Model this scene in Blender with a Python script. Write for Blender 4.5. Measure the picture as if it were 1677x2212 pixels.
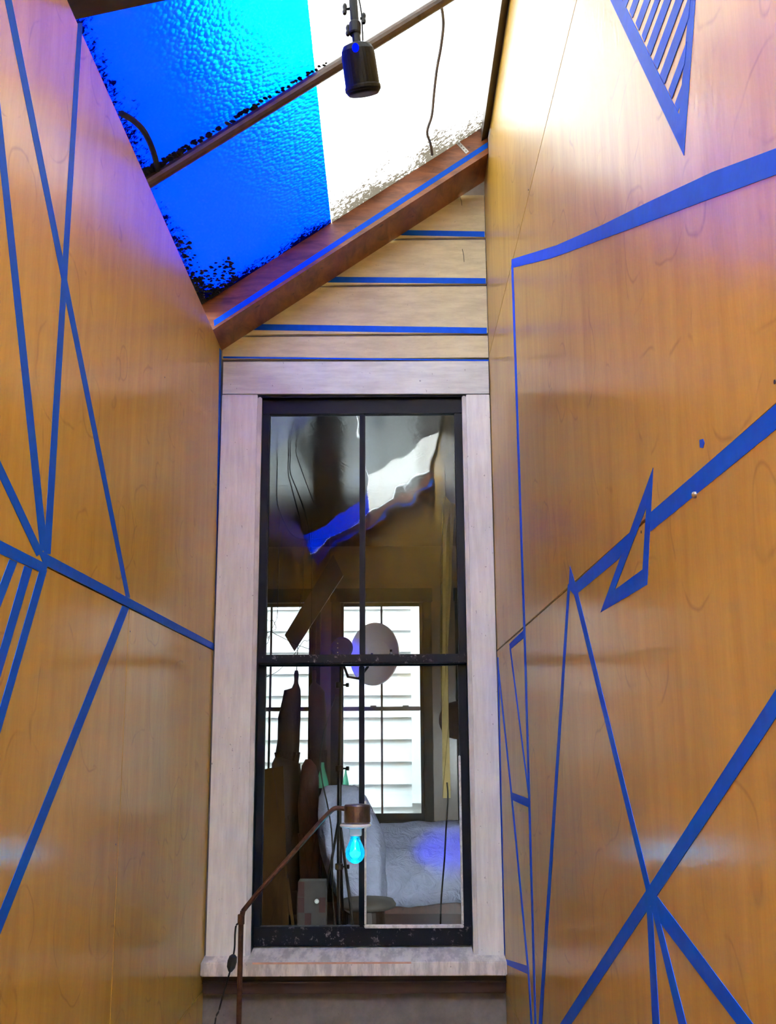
import bpy, bmesh, math, random
from mathutils import Vector, Matrix, noise as mnoise
random.seed(7)
# ------------------------------------------------------------------ clear
for o in list(bpy.data.objects): bpy.data.objects.remove(o)
scene = bpy.context.scene
COL = scene.collection
V = Vector
# ------------------------------------------------------------------ camera
FPX, CX, CY = 2288.0, 838.5, 1106.0
PITCH, YAW, ROLL = math.radians(12.2), math.radians(0.27), math.radians(0.30)
CAM = V((0, 0, 1.5))
fw = V((-math.sin(YAW)*math.cos(PITCH), math.cos(YAW)*math.cos(PITCH), math.sin(PITCH)))
rt0 = fw.cross(V((0, 0, 1))).normalized(); up0 = rt0.cross(fw)
RT = rt0*math.cos(ROLL) - up0*math.sin(ROLL)
UP = rt0*math.sin(ROLL) + up0*math.cos(ROLL)
cd = bpy.data.cameras.new('camera'); cam = bpy.data.objects.new('camera', cd); COL.objects.link(cam)
cd.sensor_fit = 'HORIZONTAL'; cd.sensor_width = 36.0; cd.lens = FPX/1677*36.0
cd.clip_start = 0.02; cd.clip_end = 200
cam.matrix_world = Matrix(((RT.x, UP.x, -fw.x, CAM.x), (RT.y, UP.y, -fw.y, CAM.y), (RT.z, UP.z, -fw.z, CAM.z), (0, 0, 0, 1)))
scene.camera = cam
# ------------------------------------------------------------------ world, sun, exposure
w = bpy.data.worlds.new('world'); scene.world = w; w.use_nodes = True
bg = w.node_tree.nodes['Background']; bg.inputs[0].default_value = (0.88, 0.96, 1.0, 1); bg.inputs[1].default_value = 18.0
def ray(px, py): return RT*((px-CX)/FPX) - UP*((py-CY)/FPX) + fw
sun_l = bpy.data.lights.new('sun', 'SUN'); sun_l.energy = 5.0; sun_l.angle = math.radians(2.0); sun_l.color = (1.0, 0.95, 0.86)
sun = bpy.data.objects.new('sun', sun_l); COL.objects.link(sun); sun.location = (0, 20, 20)
# the rough plastic sheets bend the light: place the sun so that its glow shows near the blue/white seam
_n = V((0.681, 0, -1)).normalized(); _d = ray(640, 20).normalized(); _e = 1/1.25; _c = -_n.dot(_d)
SUN = (_d*_e + _n*(_e*_c - math.sqrt(max(0, 1-_e*_e*(1-_c*_c))))).normalized()
sun.rotation_euler = SUN.to_track_quat('Z', 'Y').to_euler()
vs = scene.view_settings
vs.view_transform = 'Standard'; vs.look = 'None'; vs.gamma = 1.0; vs.use_curve_mapping = False; vs.exposure = 2.0

# ------------------------------------------------------------------ pixel -> point on a real plane
def onx(px, py, x):
    d = ray(px, py); return CAM + d*((x-CAM.x)/d.x)
def ony(px, py, y):
    d = ray(px, py); return CAM + d*((y-CAM.y)/d.y)
XL, XR, YE = -0.628, 0.358, 3.70
RZ0, RS = 3.041, 0.681
def roofz(x): return RZ0 + RS*(x-XL)
def onroof(px, py, off=0.0):
    d = ray(px, py); n = V((-RS, 0, 1)); c = RZ0-RS*XL-off
    return CAM + d*((c-n.dot(CAM))/n.dot(d))

# ------------------------------------------------------------------ materials
def nmat(name):
    m = bpy.data.materials.new(name); m.use_nodes = True
    nt = m.node_tree; nt.nodes.clear()
    out = nt.nodes.new('ShaderNodeOutputMaterial')
    return m, nt, out
def N(nt, typ, ins=None, **kw):
    n = nt.nodes.new('ShaderNode'+typ)
    for k, v in kw.items(): setattr(n, k, v)
    for k, v in (ins or {}).items():
        s = n.inputs[k]
        if isinstance(v, bpy.types.NodeSocket): nt.links.new(v, s)
        else: s.default_value = v
    return n
def rgba(c): return (c[0], c[1], c[2], 1)
def coords(nt, scale=(1, 1, 1)):
    tc = N(nt, 'TexCoord')
    return N(nt, 'Mapping', {'Vector': tc.outputs['Object'], 'Scale': scale}).outputs[0]
def noisef(nt, vec, scale, detail=4, rough=0.55, dist=0.0):
    return N(nt, 'TexNoise', {'Vector': vec, 'Scale': scale, 'Detail': detail, 'Roughness': rough, 'Distortion': dist}).outputs['Fac']
def ramp(nt, fac, stops):
    r = N(nt, 'ValToRGB', {'Fac': fac})
    e = r.color_ramp.elements
    while len(e) < len(stops): e.new(0.5)
    for el, (p, c) in zip(e, stops): el.position = p; el.color = rgba(c) if len(c) == 3 else c
    return r.outputs[0]
def mix(nt, fac, a, b, mode='MIX'):
    n = N(nt, 'Mix', data_type='RGBA', blend_type=mode)
    for s, v in ((n.inputs[0], fac), (n.inputs[6], a), (n.inputs[7], b)):
        if isinstance(v, bpy.types.NodeSocket): nt.links.new(v, s)
        else: s.default_value = v if not isinstance(v, tuple) or len(v) == 4 else rgba(v)
    return n.outputs[2]
def bump(nt, h, strength, dist=0.01):
    return N(nt, 'Bump', {'Height': h, 'Strength': strength, 'Distance': dist}).outputs[0]
def pbsdf(nt, out, **ins):
    p = N(nt, 'BsdfPrincipled')
    for k, v in ins.items():
        s = p.inputs[k.replace('_', ' ')]
        if isinstance(v, bpy.types.NodeSocket): nt.links.new(v, s)
        else: s.default_value = v if not (isinstance(v, tuple) and len(v) == 3) else rgba(v)
    nt.links.new(p.outputs[0], out.inputs[0]); return p
MATS = {}
def simple(name, col, rough=0.5, var=0.15, scale=20, metal=0.0, bumpk=0.0, coat=0.0, stretch=(1, 1, 1), spec=0.5):
    m, nt, out = nmat(name)
    v = coords(nt, stretch); f = noisef(nt, v, scale)
    c = ramp(nt, f, [(0.25, tuple(x*(1-var) for x in col)), (0.75, tuple(min(1, x*(1+var)) for x in col))])
    kw = dict(Base_Color=c, Roughness=rough, Metallic=metal, Coat_Weight=coat, Coat_Roughness=0.12)
    if bumpk: kw['Normal'] = bump(nt, f, bumpk)
    p = pbsdf(nt, out, **kw); p.inputs['Specular IOR Level'].default_value = spec
    MATS[name] = m; return m

def plywood_mat(name, dark, light):
    m, nt, out = nmat(name)
    v = coords(nt, (1, 9, 1.1)); g = noisef(nt, v, 2.2, 6, 0.6, 0.6)
    v2 = coords(nt); big = noisef(nt, v2, 1.6, 3, 0.5)
    fine = noisef(nt, coords(nt, (1, 60, 6)), 3.0, 3, 0.6)
    c = ramp(nt, g, [(0.28, dark), (0.72, light)])
    c = mix(nt, 0.35, c, ramp(nt, big, [(0.3, dark), (0.7, light)]))
    c = mix(nt, 0.05, c, ramp(nt, fine, [(0.35, (0.10, 0.05, 0.015)), (0.65, (0.7, 0.45, 0.2))]))
    # faint darker sanding whorls in the lacquer: broken arcs about scattered centres
    sp = N(nt, 'SeparateXYZ', {0: v2})
    dn = N(nt, 'TexNoise', {'Vector': v2, 'Scale': 5.0, 'Detail': 2.0})
    fl = N(nt, 'CombineXYZ', {0: sp.outputs[1], 1: sp.outputs[2]}).outputs[0]
    wob = N(nt, 'VectorMath', {0: dn.outputs['Color'], 3: 0.10}, operation='SCALE').outputs[0]
    for sc_w, off in ((3.0, 0.0), (4.3, 7.7)):
        pos = N(nt, 'VectorMath', {0: N(nt, 'VectorMath', {0: fl, 1: wob}, operation='ADD').outputs[0], 1: (off, off, 0)}, operation='ADD').outputs[0]
        vo = N(nt, 'TexVoronoi', {'Vector': pos, 'Scale': sc_w}, voronoi_dimensions='2D')
        dst = N(nt, 'VectorMath', {0: pos, 1: vo.outputs['Position']}, operation='DISTANCE').outputs['Value']
        rr_ = N(nt, 'MapRange', {'Value': N(nt, 'SeparateColor', {0: vo.outputs['Color']}).outputs[0], 'To Min': 0.04, 'To Max': 0.15}).outputs[0]
        df = N(nt, 'Math', {0: N(nt, 'Math', {0: dst, 1: rr_}, operation='SUBTRACT').outputs[0]}, operation='ABSOLUTE').outputs[0]
        ln = N(nt, 'MapRange', {'Value': df, 'From Min': 0.0, 'From Max': 0.004, 'To Min': 0.34, 'To Max': 0.0}).outputs[0]
        gate = N(nt, 'MapRange', {'Value': noisef(nt, v2, 4.1+off, 2), 'From Min': 0.47, 'From Max': 0.60}).outputs[0]
        c = mix(nt, N(nt, 'Math', {0: ln, 1: gate}, operation='MULTIPLY').outputs[0], c, (0.15, 0.065, 0.012))
    oi = N(nt, 'ObjectInfo')
    c = mix(nt, 1.0, c, ramp(nt, oi.outputs['Random'], [(0, (0.9, 0.88, 0.84)), (1, (1, 1, 1))]), 'MULTIPLY')
    pe = noisef(nt, coords(nt, (1, 1, 0.55)), 75, 3, 0.6)
    wav = noisef(nt, coords(nt, (1, 1, 0.5)), 9, 2, 0.5)
    h = N(nt, 'Math', {0: pe, 1: wav}, operation='ADD').outputs[0]
    pbsdf(nt, out, Base_Color=c, Roughness=0.48, Coat_Weight=0.45, Coat_Roughness=0.15, Coat_IOR=1.45, Specular_IOR_Level=0.12,
          Coat_Normal=bump(nt, h, 0.16, 0.004), Normal=bump(nt, g, 0.02, 0.002))
    MATS[name] = m
plywood_mat('plywood', (0.52, 0.285, 0.032), (0.72, 0.445, 0.075))
simple('tape', (0.001, 0.095, 0.70), 0.5, 0.10, 40, bumpk=0.05, spec=0.14)
def painted(name, base, grime, speck=0.6, rough=0.6, stretch=(6, 1, 1), lo=0.36, hi=0.62):
    m, nt, out = nmat(name)
    f = noisef(nt, coords(nt, stretch), 7, 8, 0.68); f2 = noisef(nt, coords(nt), 4.5, 4)
    f3 = noisef(nt, coords(nt, (1.6, 1, 1)), 62, 2)
    c = ramp(nt, f, [(lo, grime), (hi, base)])
    c = mix(nt, 0.5, c, ramp(nt, f2, [(0.35, tuple(x*0.78 for x in base)), (0.65, base)]))
    sp = ramp(nt, f3, [(0.72, (0,)*3), (0.75, (speck,)*3)])
    c = mix(nt, sp, c, tuple(x*0.35 for x in grime))
    pbsdf(nt, out, Base_Color=c, Roughness=rough, Normal=bump(nt, f, 0.12, 0.003))
    MATS[name] = m
painted('casing_paint', (0.86, 0.87, 0.79), (0.62, 0.61, 0.56), stretch=(8, 1, 0.8))
painted('head_paint', (0.74, 0.77, 0.66), (0.44, 0.45, 0.40), stretch=(1, 1, 8))
painted('siding_paint', (0.70, 0.62, 0.37), (0.42, 0.34, 0.19), stretch=(1.0, 1, 5), speck=0.3)
painted('sill_paint', (0.80, 0.76, 0.68), (0.26, 0.25, 0.24), stretch=(5, 1.5, 1.2), lo=0.42, hi=0.58)
painted('lower_wall_paint', (0.24, 0.22, 0.20), (0.11, 0.10, 0.09), stretch=(2, 1, 2))
simple('bead_paint', (0.60, 0.58, 0.52), 0.5, 0.25, 30, stretch=(1, 1, 0.3))
simple('bare_edge', (0.62, 0.36, 0.24), 0.6, 0.3, 30)
simple('apron_wood', (0.045, 0.022, 0.016), 0.45, 0.3, 12, stretch=(1, 1, 6))
def sash_mat(name, col, worn, lo):
    m, nt, out = nmat(name)
    f = noisef(nt, coords(nt, (1, 1, 0.8)), 55, 9, 0.72)
    c = ramp(nt, f, [(lo, col), (lo+0.08, worn)])
    pbsdf(nt, out, Base_Color=c, Roughness=0.5, Specular_IOR_Level=0.22, Normal=bump(nt, f, 0.2, 0.002))
    MATS[name] = m
sash_mat('sash_black', (0.005, 0.006, 0.011), (0.10, 0.10, 0.10), 0.68)
sash_mat('sash_worn', (0.007, 0.008, 0.012), (0.20, 0.19, 0.19), 0.57)
sash_mat('putty', (0.55, 0.53, 0.47), (0.75, 0.73, 0.68), 0.45)
def wood(name, dark, light, stretch, scale=5, rough=0.45, coat=0.2):
    m, nt, out = nmat(name)
    f = noisef(nt, coords(nt, stretch), scale, 7, 0.62, 0.8)
    kn = noisef(nt, coords(nt), 22, 2)
    c = ramp(nt, f, [(0.28, dark), (0.68, light)])
    c = mix(nt, ramp(nt, kn, [(0.70, (0,)*3), (0.76, (0.8,)*3)]), c, tuple(x*0.2 for x in dark))
    pbsdf(nt, out, Base_Color=c, Roughness=rough, Coat_Weight=coat, Coat_Roughness=0.2, Normal=bump(nt, f, 0.1, 0.004))
    MATS[name] = m
wood('rafter_wood', (0.10, 0.028, 0.008), (0.33, 0.11, 0.034), (2, 2, 9), 4)
wood('pole_wood', (0.03, 0.017, 0.011), (0.07, 0.04, 0.027), (2, 2, 2), 14)
wood('dark_wood', (0.020, 0.011, 0.008), (0.045, 0.024, 0.016), (3, 3, 3), 6)
wood('deck_wood', (0.12, 0.045, 0.016), (0.30, 0.13, 0.05), (2, 8, 2), 4)
wood('floor_wood', (0.50, 0.42, 0.33), (0.68, 0.60, 0.50), (9, 1, 1), 4, 0.35, 0.4)  # unseen floor made pale to bounce light onto the lower walls
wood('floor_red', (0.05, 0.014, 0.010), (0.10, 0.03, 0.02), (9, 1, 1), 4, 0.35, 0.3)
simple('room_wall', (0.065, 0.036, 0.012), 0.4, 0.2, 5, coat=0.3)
def lacquer_ceiling():
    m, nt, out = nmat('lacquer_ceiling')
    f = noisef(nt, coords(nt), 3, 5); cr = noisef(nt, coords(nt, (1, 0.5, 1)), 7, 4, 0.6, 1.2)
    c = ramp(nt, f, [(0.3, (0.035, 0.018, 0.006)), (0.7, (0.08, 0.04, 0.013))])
    pbsdf(nt, out, Base_Color=c, Roughness=0.16, Normal=bump(nt, cr, 0.14, 0.01), Coat_Weight=0.0, Specular_IOR_Level=0.3)
    MATS['lacquer_ceiling'] = m
lacquer_ceiling()
simple('trim_green', (0.010, 0.011, 0.007), 0.5, 0.3, 10, spec=0.2)
simple('trim_brown', (0.10, 0.055, 0.035), 0.4, 0.3, 10)
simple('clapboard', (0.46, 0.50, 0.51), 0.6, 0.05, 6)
simple('sky_block_grey', (0.22, 0.21, 0.20), 0.8)
simple('ground', (0.25, 0.24, 0.22), 0.9)
def glass_mat(name, tint=(0.93, 0.95, 0.95), ior=1.7, wav=0.05, scale=5):
    m, nt, out = nmat(name)
    nz = noisef(nt, coords(nt), scale, 2)
    b = bump(nt, nz, wav, 0.02)
    fr = N(nt, 'Fresnel', {'IOR': ior, 'Normal': b})
    t = N(nt, 'BsdfTransparent', {'Color': rgba(tint)}); g = N(nt, 'BsdfGlossy', {'Roughness': 0.015, 'Color': (1, 1, 1, 1), 'Normal': b})
    mx = N(nt, 'MixShader', {0: fr.outputs[0], 1: t.outputs[0], 2: g.outputs[0]})
    nt.links.new(mx.outputs[0], out.inputs[0]); MATS[name] = m
glass_mat('glass', ior=1.22); glass_mat('far_glass', (0.97, 0.98, 0.98), 1.45, 0.03)
def sheet_mat(name, trans, spec, rough, fac, ymax, dirt_w, dirt_col):
    m, nt, out = nmat(name)
    v = coords(nt); sep = N(nt, 'SeparateXYZ', {0: v})
    # grime washed down to the low end of the sheet and to its eave edge, where it meets the timber
    dy = N(nt, 'MapRange', {'Value': sep.outputs[1], 'From Min': ymax-dirt_w, 'From Max': ymax, 'To Min': 0.0, 'To Max': 0.42}).outputs[0]
    dx = N(nt, 'MapRange', {'Value': sep.outputs[0], 'From Min': XL+0.02, 'From Max': XL-0.06, 'To Min': 0.0, 'To Max': 0.40}).outputs[0]
    dd = N(nt, 'Math', {0: dy, 1: dx}, operation='ADD').outputs[0]
    sp = noisef(nt, v, 70, 6, 0.75, 0.5); cl = noisef(nt, v, 6, 3)
    ff = N(nt, 'Math', {0: sp, 1: N(nt, 'Math', {0: cl, 1: 0.5}, operation='MULTIPLY').outputs[0]}, operation='ADD').outputs[0]
    thr = N(nt, 'Math', {0: ff, 1: dd}, operation='ADD').outputs[0]
    dm = N(nt, 'MapRange', {'Value': thr, 'From Min': 0.98, 'From Max': 1.08}).outputs[0]
    crink = N(nt, 'TexVoronoi', {'Vector': v, 'Scale': 75.0}).outputs['Distance']
    tc = mix(nt, ramp(nt, crink, [(0.1, (0,)*3), (0.6, (0.25,)*3)]), rgba(trans), rgba(tuple(x*0.55 for x in trans)))
    tcol = mix(nt, dm, tc, rgba(tuple(x*k for x, k in zip(trans, dirt_col))))
    scol = mix(nt, dm, rgba(spec), (0.0, 0.0, 0.0, 1))
    nb = bump(nt, crink, 0.12, 0.01)
    tr = N(nt, 'BsdfTranslucent', {'Color': tcol})
    rf = N(nt, 'BsdfRefraction', {'Color': scol, 'Roughness': rough, 'IOR': 1.25, 'Normal': nb})
    mx = N(nt, 'MixShader', {0: fac, 1: tr.outputs[0], 2: rf.outputs[0]})
    gl = N(nt, 'BsdfGlossy', {'Roughness': 0.25, 'Color': (0.6, 0.6, 0.6, 1), 'Normal': nb})
    m2 = N(nt, 'MixShader', {0: 0.03, 1: mx.outputs[0], 2: gl.outputs[0]})
    nt.links.new(m2.outputs[0], out.inputs[0]); MATS[name] = m
sheet_mat('blue_sheet', (0.0, 0.0004, 0.075), (0.0, 0.0038, 0.025), 0.36, 0.3, 3.5, 0.12, (0, 0.01, 0.012))
sheet_mat('rear_blue_sheet', (0.0, 0.012, 0.45), (0.0, 0.012, 0.1), 0.36, 0.1, 9.0, 0.12, (0, 0.01, 0.012))
sheet_mat('clear_sheet', (0.062, 0.060, 0.057), (0.06, 0.06, 0.06), 0.5, 0.06, 3.5, 0.34, (0.10, 0.085, 0.065))  # even dimming tempers light on the upper walls; grime is only the edge mask
sheet_mat('rear_fill_sheet', (0.95, 0.93, 0.88), (0.6, 0.6, 0.6), 0.5, 0.06, 9.0, 0.3, (0.07, 0.06, 0.048))  # same plastic passing more light, added behind the camera to fill the well
m, nt, out = nmat('sheet_top'); t = N(nt, 'BsdfTransparent'); nt.links.new(t.outputs[0], out.inputs[0]); MATS['sheet_top'] = m
simple('rust', (0.10, 0.045, 0.025), 0.55, 0.45, 60, metal=0.6, bumpk=0.1)
simple('aged_steel', (0.24, 0.20, 0.18), 0.32, 0.3, 40, metal=0.9)
simple('galvanized', (0.45, 0.43, 0.40), 0.4, 0.2, 60, metal=0.9)
simple('porcelain', (0.80, 0.82, 0.78), 0.15, 0.03, 10, coat=0.5)
simple('black_metal', (0.004, 0.004, 0.0045), 0.5, 0.3, 30, spec=0.25)
simple('black_rubber', (0.010, 0.010, 0.010), 0.5, 0.2, 30)
simple('brown_cable', (0.09, 0.06, 0.045), 0.6, 0.2, 30)
simple('moss', (0.012, 0.016, 0.008), 0.9, 0.5, 60)
def emis(name, col, st):
    m, nt, out = nmat(name); e = N(nt, 'Emission', {'Color': rgba(col), 'Strength': st}); nt.links.new(e.outputs[0], out.inputs[0]); MATS[name] = m
emis('filament', (0.10, 0.78, 1.0), 42.0); emis('blue_led', (0.0, 0.004, 1.0), 0.7)
m, nt, out = nmat('bulb_glass')
t = N(nt, 'BsdfTransparent', {'Color': (0.003, 0.30, 0.48, 1)}); g = N(nt, 'BsdfGlossy', {'Roughness': 0.03})
e = N(nt, 'BsdfTranslucent', {'Color': (0.02, 0.45, 0.65, 1)})
m1 = N(nt, 'MixShader', {0: 0.03, 1: t.outputs[0], 2: e.outputs[0]})
mx = N(nt, 'MixShader', {0: N(nt, 'Fresnel', {'IOR': 1.45}).outputs[0], 1: m1.outputs[0], 2: g.outputs[0]})
nt.links.new(mx.outputs[0], out.inputs[0]); MATS['bulb_glass'] = m
def cloth_mat(name, col):
    m, nt, out = nmat(name)
    f = noisef(nt, coords(nt), 9, 5, 0.6, 0.8)
    pbsdf(nt, out, Base_Color=ramp(nt, f, [(0.3, tuple(x*0.85 for x in col)), (0.7, col)]), Roughness=0.85, Normal=bump(nt, f, 0.8, 0.05)); MATS[name] = m
cloth_mat('white_cloth', (0.52, 0.56, 0.76))  # white cloth, with the blue light falling on it tinted into the colour
simple('bristle', (0.030, 0.016, 0.013), 0.8, 0.5, 60, stretch=(6, 6, 0.6), bumpk=0.3)
simple('bristle_red', (0.060, 0.014, 0.012), 0.7, 0.5, 40, stretch=(4, 4, 0.6), bumpk=0.3)
simple('ochre_board', (0.040, 0.018, 0.004), 0.7, 0.3, 8, stretch=(6, 6, 0.7), spec=0.1)
simple('ochre_paper', (0.30, 0.22, 0.075), 0.7, 0.35, 7, stretch=(1, 1, 0.4))
simple('box_grey', (0.045, 0.038, 0.036), 0.6, 0.2, 20); simple('box_red', (0.045, 0.009, 0.008), 0.6, 0.2, 20)
simple('lamp_navy', (0.015, 0.012, 0.16), 0.35, 0.2, 20)
simple('stool_grey', (0.10, 0.09, 0.08), 0.6, 0.2, 15); simple('plank_dark', (0.016, 0.008, 0.012), 0.5, 0.3, 12)
simple('bottle_grey', (0.30, 0.32, 0.30), 0.2, 0.2, 20); simple('pale_panel', (0.36, 0.36, 0.35), 0.6, 0.1, 10)
simple('teal_cloche', (0.25, 0.70, 0.55), 0.1, 0.1, 10)
m, nt, out = nmat('green_glass')
t = N(nt, 'BsdfTransparent', {'Color': (0.55, 0.95, 0.80, 1)}); g = N(nt, 'BsdfTranslucent', {'Color': (0.35, 0.9, 0.65, 1)})
mx = N(nt, 'MixShader', {0: 0.55, 1: t.outputs[0], 2: g.outputs[0]}); nt.links.new(mx.outputs[0], out.inputs[0]); MATS['green_glass'] = m

m, nt, out = nmat('dish_white')
t = N(nt, 'BsdfTranslucent', {'Color': (0.92, 0.85, 0.86, 1)}); g = N(nt, 'BsdfDiffuse', {'Color': (0.92, 0.86, 0.87, 1)})
mx = N(nt, 'MixShader', {0: 0.55, 1: t.outputs[0], 2: g.outputs[0]}); nt.links.new(mx.outputs[0], out.inputs[0]); MATS['dish_white'] = m
# ------------------------------------------------------------------ object helpers
def origin_of(o):
    p = V((0, 0, 0))
    while o is not None: p += V(o.location); o = o.parent
    return p
def obj(name, bm, mat, parent=None, loc=None, label=None, cat=None, kind=None, group=None, smooth=False):
    me = bpy.data.meshes.new(name)
    off = origin_of(parent) + (V(loc) if loc is not None else V((0, 0, 0)))
    bmesh.ops.remove_doubles(bm, verts=bm.verts, dist=1e-6)
    bmesh.ops.recalc_face_normals(bm, faces=bm.faces)
    bmesh.ops.translate(bm, vec=-off, verts=bm.verts)
    bm.to_mesh(me); bm.free()
    for mm in (mat if isinstance(mat, (list, tuple)) else [mat]): me.materials.append(MATS[mm])
    if smooth:
        for p in me.polygons: p.use_smooth = True
    o = bpy.data.objects.new(name, me); COL.objects.link(o)
    if loc is not None: o.location = loc
    if parent is not None: o.parent = parent
    return tag(o, label, cat, kind, group)
def tag(o, label=None, cat=None, kind=None, group=None):
    for k, v in (('label', label), ('category', cat), ('kind', kind), ('group', group)):
        if v: o[k] = v
    return o
def thing(name, loc, label=None, cat=None, kind=None, group=None):
    o = bpy.data.objects.new(name, None); COL.objects.link(o); o.location = loc; o.empty_display_size = 0.05
    return tag(o, label, cat, kind, group)
def prism(bm, poly, vec):
    vec = V(vec)
    a = [bm.verts.new(p) for p in poly]; b = [bm.verts.new(V(p)+vec) for p in poly]
    bm.faces.new(a); bm.faces.new(b[::-1])
    n = len(poly)
    for i in range(n): bm.faces.new((a[i], b[i], b[(i+1) % n], a[(i+1) % n]))
    return bm
def P(poly, vec): return prism(bmesh.new(), poly, vec)
def addbox(bm, x0, x1, y0, y1, z0, z1, bev=0.0):
    fs0 = set(bm.faces)
    prism(bm, [V((x0, y0, z0)), V((x1, y0, z0)), V((x1, y1, z0)), V((x0, y1, z0))], (0, 0, z1-z0))
    if bev:
        es = {e for f in bm.faces if f not in fs0 for e in f.edges}
        bmesh.ops.bevel(bm, geom=list(es), offset=bev, segments=2, affect='EDGES')
    return bm
def B(x0, x1, y0, y1, z0, z1, bev=0.0): return addbox(bmesh.new(), x0, x1, y0, y1, z0, z1, bev)
def spline(pts, n=6):
    pts = [V(p) for p in pts]; r = []
    for i in range(len(pts)-1):
        p0 = pts[max(i-1, 0)]; p1 = pts[i]; p2 = pts[i+1]; p3 = pts[min(i+2, len(pts)-1)]
        for k in range(n):
            t = k/n
            r.append(0.5*((2*p1)+(p2-p0)*t+(2*p0-5*p1+4*p2-p3)*t*t+(3*p1-p0-3*p2+p3)*t**3))
    return r+[pts[-1]]
def tube(bm, pts, r, seg=8, rs=None):
    pts = [V(p) for p in pts]; rings = []
    for i, p in enumerate(pts):
        d = (pts[min(i+1, len(pts)-1)]-pts[max(i-1, 0)]).normalized()
        a = d.cross(V((0, 0, 1)) if abs(d.z) < 0.95 else V((1, 0, 0))).normalized(); b = d.cross(a)
        rr = rs[i] if rs else r
        rings.append([bm.verts.new(p+(a*math.cos(2*math.pi*k/seg)+b*math.sin(2*math.pi*k/seg))*rr) for k in range(seg)])
    for q, s in zip(rings, rings[1:]):
        for k in range(seg): bm.faces.new((q[k], q[(k+1) % seg], s[(k+1) % seg], s[k]))
    bm.faces.new(rings[0][::-1]); bm.faces.new(rings[-1])
    return bm
def T(pts, r, seg=8, rs=None): return tube(bmesh.new(), pts, r, seg, rs)
def lathe(bm, prof, base, axis=(0, 0, 1), seg=24, sx=1.0):
    q = V(axis).normalized().to_track_quat('Z', 'Y'); rings = []
    for r, h in prof:
        rings.append([bm.verts.new(V(base)+q @ V((max(r, 1e-4)*math.cos(2*math.pi*k/seg)*sx, max(r, 1e-4)*math.sin(2*math.pi*k/seg), h))) for k in range(seg)])
    for a, b in zip(rings, rings[1:]):
        for k in range(seg): bm.faces.new((a[k], a[(k+1) % seg], b[(k+1) % seg], b[k]))
    bm.faces.new(rings[0][::-1]); bm.faces.new(rings[-1])
    return bm
def L(prof, base, axis=(0, 0, 1), seg=24, sx=1.0): return lathe(bmesh.new(), prof, base, axis, seg, sx)
def clip(poly, f):
    r = []
    for i, p in enumerate(poly):
        q = poly[(i+1) % len(poly)]; a, b = f(p), f(q)
        if a >= 0: r.append(p)
        if a*b < 0: r.append(p+(q-p)*(a/(a-b)))
    return r

# ================================================================== STRUCTURE: the light well
YB = -1.25                                   # wall behind the camera
obj('floor', B(XL-0.11, XR+0.11, YB-0.1, YE+0.02, -0.06, 0.0), 'floor_wood', kind='structure', label='pale wood floor of the narrow light well')
WLT = 2.915                                  # top of the left wall
wl = obj('wall_left', B(XL-0.10, XL-0.012, YB, YE+0.012, 0.0, WLT), 'dark_wood', kind='structure', label='left wall of lacquered plywood panels with blue tape lines')
wr = obj('wall_right', P([V((XR+0.012, YB, 0)), V((XR+0.10, YB, 0)), V((XR+0.10, YB, roofz(XR+0.10)-0.01)), V((XR+0.012, YB, roofz(XR+0.012)-0.01))], (0, YE+0.012-YB, 0)),
         'dark_wood', kind='structure', label='right wall of lacquered plywood panels with blue tape drawing')
obj('wall_back', P([V((XL-0.10, YB-0.1, 0)), V((XR+0.10, YB-0.1, 0)), V((XR+0.10, YB-0.1, roofz(XR+.1)-.02)), V((XL-0.10, YB-0.1, roofz(XL-.1)-.02))], (0, 0.1, 0)), 'plywood', kind='structure', label='plywood wall at the rear end of the light well')
G = 0.0012
def panel(par, x0, x1, ya, yb, za, zb, topf=None):
    bm = B(x0, x1, ya+G, yb-G, za+G, zb-G, 0.0015) if topf is None else P([V((x0, ya+G, za+G)), V((x1, ya+G, za+G)), V((x1, ya+G, topf(x1))), V((x0, ya+G, topf(x0)))], (0, yb-ya-2*G, 0))
    obj('plywood_panel', bm, 'plywood', par)
ZJL = (0.71, 1.812)
for za, zb, seams in ((0, ZJL[0], (0.9, YE)), (ZJL[0], ZJL[1], (0.09, 2.505, YE)), (ZJL[1], WLT, (1.2, YE))):
    ys = [YB]+list(seams)
    for a, b in zip(ys, ys[1:]): panel(wl, XL-0.012, XL, a, b, za, zb)
ZJR = (0.70, 1.804, 2.885)
for za, zb, seams in ((0, ZJR[0], (0.4, YE)), (ZJR[0], ZJR[1], (0.7, YE)), (ZJR[1], ZJR[2], (0.3, YE))):
    ys = [YB]+list(seams)
    for a, b in zip(ys, ys[1:]): panel(wr, XR, XR+0.012, a, b, za, zb)
for a, b in ((YB, 0.6), (0.6, YE)): panel(wr, XR, XR+0.012, a, b, ZJR[2], 0, lambda x: roofz(x)-0.012)

# ---- blue tape drawn on the two side walls
TN = [0]
def tape_on(par, x, sgn, polys, name='tape_line', label=None):
    bm = bmesh.new()
    for poly in polys:                        # later pieces lie over earlier ones
        TN[0] += 1; prism(bm, [onx(px, py, x) for px, py in poly], (sgn*(0.0004+0.00005*(TN[0] % 14)), 0, 0))
    return obj(name, bm, 'tape', par, label=label)
def TL(poly): return tape_on(wl, XL, 1, [poly])
def TR(poly): return tape_on(wr, XR, -1, [poly])
for poly in (
    [(10, 0), (25, 0), (281, 1291), (272, 1291)],
    [(168, 50), (178, 50), (109, 1197), (94, 1197)],
    [(-38, 0), (-24, 0), (103, 1190), (87, 1190)],
    [(-60, 868), (-60, 908), (79, 1202), (92, 1192)],
    [(80, 1186), (464, 1391), (463, 1405), (94, 1219)],
    [(264, 1308), (279, 1313), (-60, 2169), (-60, 2115)],
    [(474, 752), (478.5, 758), (468, 1400), (464, 1400)],
): TL(poly)
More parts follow.
